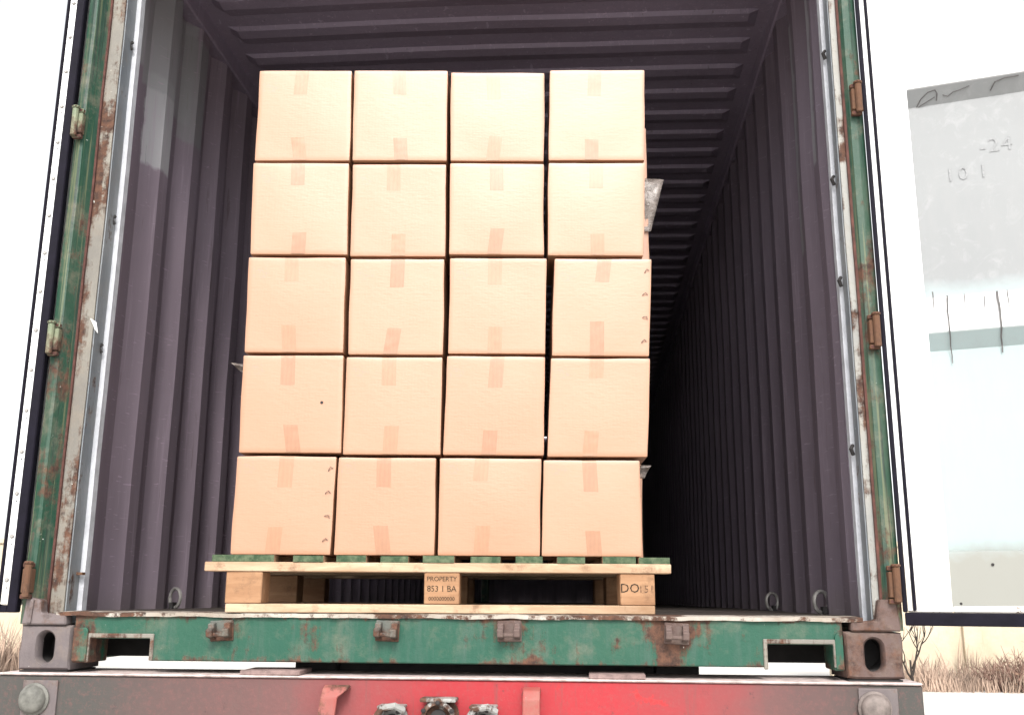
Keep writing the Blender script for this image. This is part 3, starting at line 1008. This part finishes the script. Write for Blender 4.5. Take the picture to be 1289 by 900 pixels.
# measured tape: (x offset of the upper strip, its length, x offset of the lower strip, length, crumple)
rngT = random.Random(3)
rngs = []
TP = {}
for r_ in rows:
    for c in range(4):
        TP[r_, c] = (rngT.uniform(-.012, .012), rngT.uniform(.074, .092), rngT.uniform(-.014, .014), rngT.uniform(.066, .084), rngT.choice((0, .0006, .0018)))
TP[4, 2] = (.008, .095, -.004, .072, .001)
TP[5, 2] = (-.02, .066, -.012, .083, .0006)
TP[4, 3] = (-.004, .06, -.012, .075, .002)
TP[3, 3] = (.008, .074, -.004, .105, .002)
SP = worn_paint('rusted_staple_wire', (.10, .07, .06), (.25, .2, .17), .5, .6, False, .2)
stm = MB().tube([(-.007,0,-.003),(-.004,-.004,0),(.004,-.005,.003),(.008,-.001,-.004)], .0013, 5).mesh('staple', SP)
for r_ in rows:
    for c in range(4):
        q = rows[r_][c]
        zb_ = base_z[r_][c]
        zt_ = base_z[r_-1][c] - .0004 if r_ > 1 else max(q[0][1], q[1][1])+.003
        me, pos, cu, (Wm, H_) = carton_mesh(q, zb_, zt_, r_*10+c)
        lab = 'sealed brown cardboard carton %s of the %s' % (COLN[c], ROWN[r_])
        if (r_, c) == (3, 3): lab = 'carton with torn staples down its right edge, at the right end of the middle row'
        if (r_, c) == (5, 0): lab = 'carton with torn staples down its right edge, at the left end of the bottom row'
        if (r_, c) == (4, 0): lab = 'carton with one small dark hole, left end of the second row from the bottom'
        dv = random.Random(r_*7+c).uniform(-.006, .006)
        o = bpy.data.objects.new('cardboard_carton', me)
        COL.objects.link(o)
        o.location = P(cu, dv, zb_); o.rotation_euler = (0, 0, PHI + R(random.Random(r_+c*9).uniform(-.7, .7)))
        tag(o, lab, 'carton', 'cardboard cartons stacked on the pallet')
        xu, lu, xl, ll, cr = TP[r_, c]
        hz = H_/2
        mt = TAPE if (r_+c) % 2 else TAPE2
        tape_piece(pos, Wm, H_, xu-.006, .042, .995, 1-2*lu/H_, rngT.uniform(-.06, .06), o, r_*3+c, mt, cr*.3)
        tape_piece(pos, Wm, H_, xl-.008, .042, -.985, -1+2*ll/H_, rngT.uniform(-.12, .12), o, r_*5+c, mt, cr)
        if (r_, c) in ((3, 3), (5, 0)):
            for k in range(4):
                tz = (.74, .26, -.22, -.70)[k]
                pq = pos(((.89-.02*(k % 2)), -1, tz))
                st_ = link_mesh('staple', stm, o, (pq.x, pq.y-.001, pq.z), (0, R(-35+25*k % 60), 0))
        if (r_, c) == (4, 0):
            pq = pos((.60, -1, .02))
            MB().lathe([(.005, 0), (.004, -.0008)], (0,0,0), 'y', 8).build('dark_hole', DARKSTEEL, o).location = (pq.x, pq.y+.0002, pq.z)
# the right-hand column behind: only a narrow edge of its upper cartons shows
zcur = ZDECK
for k in range(5):
    h = .298 if k else .283
    q = [(.352, zcur+h), (.646, zcur+h), (.643, zcur), (.350, zcur)]
    me, pos, cu, wh = carton_mesh(q, zcur, zcur+h, 90+k, .30)
    o = bpy.data.objects.new('cardboard_carton', me); COL.objects.link(o)
    o.location = P(cu - (.02 if k < 2 else -.022 if k > 2 else .0), DEPTH+.012, zcur); o.rotation_euler = (0, 0, PHI)
    if k == 4: tag(o, 'carton behind the top right one, only a thin edge showing beside it', 'carton', 'cardboard cartons stacked on the pallet')
    else: tag(o, 'carton hidden behind the right hand column of the stack', 'carton', 'cartons hidden in the back of the stack')
    zcur += h

# ------------------------------------------------------------------ bits of plastic film
def film(pts, name, label, vdepth, seed):
    """crumpled sheet spanned between two edges, pts = quad in (u, z)"""
    v = []; f = []
    A, B, C_, D = [Vector(p) for p in pts]
    N = 9
    for j in range(N+1):
        for i in range(N+1):
            s, t = i/N, j/N
            p = (A*(1-s)+B*s)*(1-t) + (D*(1-s)+C_*s)*t
            amp = .014*s
            v.append(P(p[0], vdepth + amp*noise.noise(Vector((p[0]*40, p[1]*22, seed))) + .01*s*math.sin(t*9+seed), p[1] + .004*s*noise.noise(Vector((p[0]*60, p[1]*50, seed+4)))))
    for j in range(N):
        for i in range(N):
            f.append((j*(N+1)+i, j*(N+1)+i+1, (j+1)*(N+1)+i+1, (j+1)*(N+1)+i))
    mb = MB(); mb.add(v, f)
    o = mb.build(name, FILM, smooth=True, angle=60)
    md = o.modifiers.new('t', 'SOLIDIFY'); md.thickness = .0012
    return tag(o, label, 'plastic film')
film([(.56, 1.600), (.722, 1.598), (.672, 1.405), (.56, 1.40)], 'plastic_film', 'crumpled clear plastic film hanging beside the right column of cartons', .318, 1)
film([(-.54, .884), (-.652, .897), (-.612, .866), (-.54, .850)], 'plastic_film', 'thin tip of plastic film sticking out on the left of the stack', .10, 2)
film([(.53, .590), (.628, .594), (.606, .552), (.53, .560)], 'plastic_film', 'torn scrap of plastic film at the lower right of the stack', .12, 3)

# ------------------------------------------------------------------ trailer under the container
TR = empty('trailer', (0, 0, GZ), label='red container trailer with a dusty rear beam under the container', cat='trailer')
dz = -GZ
def tpart(mb, name, mat, parent=None, **kw):
    o = mb.build(name, mat, parent or TR, **kw)
    if parent is None: o.location.z = dz      # part geometry is given in container heights
    return o
beam = tpart(MB().box(-1.250, 1.250, -.030, .19, -.26, -.0125), 'rear_beam', BUMPER, bev=.004)
tpart(MB().box(-1.250, 1.250, -.038, .20, -.0120, -.0060), 'beam_lip', BEAMEDGE, bev=.003, jit=.0015)
for a, b in ((-.565, -.400), (.385, .535)):
    tpart(MB().box(a, b, -.034, .10, -.0055, .0075), 'rest_pad', BEAMTOP, bev=.002, jit=.001)
for s_ in (-1, 1):
    tpart(MB().box(s_*1.14-.07, s_*1.14+.07, .0, .17, -.0055, -.0015), 'twist_lock', DARKSTEEL)
# round rubber buffers on plates
for x, z, mt in ((-1.137, -.075, GREYDOME), (1.122, -.070, PINKDOME)):
    pl = tpart(MB().box(x-.038, x+.062, -.0365, -.0305, z-.055, z+.05), 'buffer_plate', CASTING, bev=.004, seg=2)
    tpart(MB().lathe([(.043,0),(.043,-.006),(.037,-.010),(.0365,-.018),(.031,-.027),(.018,-.032),(.002,-.033)], (x, -.0368, z), 'y', 28), 'rubber_buffer', mt, smooth=True, angle=50)
# bent guard brackets either side of the couplings
for x, tw in ((-.300, 1), (.235, 0)):
    prof = [(-.0302,-.0300),(-.052,-.026),(-.070,-.034),(-.085,-.055),(-.095,-.25),(-.083,-.25),(-.074,-.062),(-.062,-.046),(-.0302,-.044)]
    mb = MB().prism(prof, 'x', x-.024, x+.022)
    o = tpart(mb, 'guard_bracket', BRACKET, bev=.004, seg=2)
    if tw:
        for q in o.data.vertices:
            q.co.x += (q.co.z+.03)*.10 + (.022 if q.co.z > -.04 and q.co.x > x else 0)
# couplings: socket body, collar, lid, bolts
def coupling(x, z, r, name, tilt):
    body = tpart(MB().lathe([(r*1.25,0),(r*1.25,-.010),(r,-.014),(r,-.050),(r*1.12,-.052),(r*1.12,-.062),(r*.86,-.064),(r*.82,-.040),(r*.25,-.038)], (x, -.0305, z), 'y', 24), name, ALU, smooth=True, angle=35)
    MB().box(x-r*1.2, x+r*1.2, -.098, -.040, z+r*1.02, z+r*1.28).build('lid', ALU, body, bev=.004, seg=2).rotation_euler = (0, 0, 0)
    for k in range(6):
        a = R(30+60*k+tilt)
        MB().lathe([(.0065,0),(.0065,-.006),(.003,-.008)], (x+r*1.08*math.cos(a), -.0925-.0005, z+r*1.0*math.sin(a)), 'y', 6).build('bolt', DARKSTEEL, body)
    MB().lathe([(r*.55,0),(r*.55,-.010)], (x, -.071, z), 'y', 16).build('pin_insert', DARKSTEEL, body)
    return body
coupling(-.010, -.105, .040, 'socket', 0)
coupling(-.135, -.112, .030, 'socket', 20)
coupling(.108, -.110, .030, 'socket', 40)
# handles on the outer sockets
for x in (-.135, .108):
    tpart(MB().tube([(x-.038,-.10,-.105),(x-.020,-.112,-.078),(x+.015,-.115,-.072),(x+.036,-.10,-.085)], .009, 8), 'coupling_lever', ALU, smooth=True)
# chassis under the container
for s_ in (-.42, .64):
    tpart(MB().box(s_-.06, s_+.06, .21, 11.8, -.34, .016), 'chassis_beam', DARKSTEEL)
for k in range(8):
    tpart(MB().box(-.355, .575, .25+k*1.5, .45+k*1.5, -.2, .012), 'chassis_crossbar', DARKSTEEL)
wheel = MB().lathe([(.20,.0),(.40,.0),(.50,.03),(.52,.06),(.52,.22),(.50,.25),(.40,.28),(.20,.28)], (0,0,0), 'x', 32).mesh('wheel', RUBBER, smooth=True)
rimm = MB().lathe([(.28,-.004),(.26,.06),(.10,.08),(.09,-.03),(.02,-.03)], (0,0,0), 'x', 24).mesh('rim', STEEL, smooth=True)
for y in (2.2, 3.5, 9.5):
    tpart(MB().tube([(-1.0, y, .53-dz), (1.0, y, .53-dz)], .06, 10), 'axle', DARKSTEEL)
    for s_ in (-1, 1):
        wo = link_mesh('wheel', wheel, TR, (s_*.97 if s_ < 0 else .97, y, .522), (0, 0, math.pi if s_ < 0 else 0))
        link_mesh('rim', rimm, wo, (.281, 0, 0), (0, 0, math.pi))
for y in (2.2, 3.5, 9.5):
    for s_ in (-.42, .64):
        tpart(MB().box(s_-.05, s_+.05, y-.3, y+.3, -.62, -.341), 'spring_hanger', DARKSTEEL)
        tpart(MB().box(s_-.04, s_+.04, y-.08, y+.08, -.76, -.62), 'axle_saddle', DARKSTEEL)

# ------------------------------------------------------------------ yard behind
def yard_wall(x0, x1, y, piers, label, h=2.6, dy=0.0):
    rt_ = empty('boundary_wall', ((x0+x1)/2, y, GZ), label=label, cat='wall')
    hw = (x1-x0)/2
    MB().box(-hw, hw, 0, .24, 0, h).build('wall_body', WALLM, rt_, bev=.01)
    MB().box(-hw-.02, hw+.02, -.05, .29, h+.001, h+.10).build('coping', WALLM, rt_, bev=.01)
    for p in piers:
        MB().box(p-x0-hw-.17, p-x0-hw+.17, -.10, -.001, 0, h-.002).build('pier', WALLM, rt_, bev=.01)
    return rt_
yard_wall(5.0, 30.0, 18.0, (7.65, 11.6, 15.5, 19.5), 'cream rendered yard wall with a pier, glimpsed under the right door')
yard_wall(-34.0, -10.4, 17.5, (-15, -19), 'cream rendered yard wall behind the container on the left')
def dry_grass(name, x0, x1, y0, y1, n, h0, h1, seed):
    rg = random.Random(seed)
    v = []; f = []
    for i in range(n):
        cx_, cy_ = rg.uniform(x0, x1), y0 + (y1-y0)*rg.random()**1.2
        clump = .5 + .9*max(0, noise.noise(Vector((cx_*1.1, cy_*.8, seed))) + .3)
        for b in range(5):
            a = rg.uniform(0, 6.28); h = rg.uniform(h0, h1)*clump; ln = rg.uniform(.1, .6)*h
            dx, dy = math.cos(a)*ln, math.sin(a)*ln
            bx, by = cx_+rg.uniform(-.1, .1), cy_+rg.uniform(-.1, .1)
            w_ = rg.uniform(.006, .014)
            k = len(v)
            v += [(bx-w_, by, GZ), (bx+w_, by, GZ), (bx+dx*.5+w_*.7, by+dy*.5, GZ+h*.65), (bx+dx*.5-w_*.7, by+dy*.5, GZ+h*.65), (bx+dx, by+dy, GZ+h)]
            f += [(k, k+1, k+2, k+3), (k+3, k+2, k+4)]
    mb = MB(); mb.add(v, f)
    o = mb.build(name, DRYGRASS)
    return tag(o, kind='stuff')
dry_grass('dry_grass', 6.0, 16, 16.6, 17.9, 1000, .15, .8, 4)
dry_grass('dry_grass', -22, -10.2, 15.6, 17.3, 1200, .2, 1.0, 5)
# bare shrub by the container corner
sh = empty('bare_shrub', (5.75, 15.6, GZ), label='bare dark leafless shrub standing just right of the container corner', cat='shrub')
rg = random.Random(12)
def branch(mb, p, d, ln, r, lev):
    pts = [p]; q = p.copy(); dd = d.copy()
    for k in range(4):
        dd = (dd + Vector((rg.uniform(-.25,.25), rg.uniform(-.25,.25), rg.uniform(-.05,.2)))).normalized()
        q = q + dd*ln/4; pts.append(q.copy())
    mb.tube(pts, [r*(1-.15*k) for k in range(5)], 5)
    if lev:
        for k in (2, 3, 4, 4):
            a = Vector((rg.uniform(-1,1), rg.uniform(-1,1), rg.uniform(.2,1))).normalized()
            branch(mb, pts[k], (dd*.6+a*.8).normalized(), ln*.62, r*.55, lev-1)
mb = MB(); branch(mb, Vector((0,0,0)), Vector((.25,0,1)).normalized(), .60, .035, 0); mb.build('stem', TWIG, sh)
mb = MB()
for k in range(3):
    branch(mb, Vector((.05,0,.25+.1*k)), Vector((rg.uniform(-.6,.8), rg.uniform(-.4,.4), 1)).normalized(), .6, .02, 2)
mb.build('twigs', TWIG, sh)
# low dry bush in front of the wall
bu = empty('dry_bush', (8.35, 16.9, GZ), label='low dense dry brown bush against the cream wall at lower right', cat='bush')
rg = random.Random(31)
mb = MB()
for k in range(210):
    a = rg.uniform(0, 6.28); rr = rg.uniform(0, 1) ** .6
    bx, by = math.cos(a)*rr*.9, math.sin(a)*rr*.35
    ln = rg.uniform(.35, .95)*(1.1-.55*rr)
    d = Vector((math.cos(a)*rr*.7+rg.uniform(-.4, .4), math.sin(a)*.4+rg.uniform(-.3, .3), 1)).normalized()
    p0 = Vector((bx, by, 0)); p1 = p0 + d*ln*.5; p2 = p1 + (d+Vector((rg.uniform(-.4, .4), rg.uniform(-.3, .3), rg.uniform(-.2, .1)))).normalized()*ln*.5
    mb.tube([p0, p1, p2], [.013, .009, .003], 4, caps=False)
    for q in range(3):
        t = rg.uniform(.3, 1); s0 = p0.lerp(p1, t) if q < 1 else p1.lerp(p2, t*.8)
        mb.tube([s0, s0 + Vector((rg.uniform(-.2, .2), rg.uniform(-.12, .12), rg.uniform(.03, .2)))], [.006, .002], 3, caps=False)
mb.build('twigs', plain('reddish_dry_twigs', (.17, .10, .078), .9, .6, 4), bu)
mb = MB()
for k in range(420):
    a = rg.uniform(0, 6.28); rr = rg.uniform(0, 1) ** .5
    c = Vector((math.cos(a)*rr*.95, math.sin(a)*rr*.4, rg.uniform(.05, .75)*(1.05-.6*rr)))
    u_ = Vector((rg.uniform(-1, 1), rg.uniform(-1, 1), rg.uniform(-1, 1))).normalized()*.035
    w_ = Vector((rg.uniform(-1, 1), rg.uniform(-1, 1), rg.uniform(-1, 1))).normalized()*.022
    mb.add([c-u_, c+w_, c+u_, c-w_], [(0, 1, 2, 3)])
tag(mb.build('dead_leaves', plain('dead_leaf', (.21, .13, .09), .9, .5, 5), bu), kind='stuff')
po = empty('marker_post', (5.42, 15.3, GZ), label='thin pale teal post between the container corner and the bare shrub', cat='post')
MB().tube([(0,0,0),(.02,0,1.2)], .045, 10).build('shaft', TEALPOST, po, smooth=True)
MB().box(-.05, .07, -.05, .05, 1.2, 1.23).build('cap', TEALPOST, po, bev=.005)
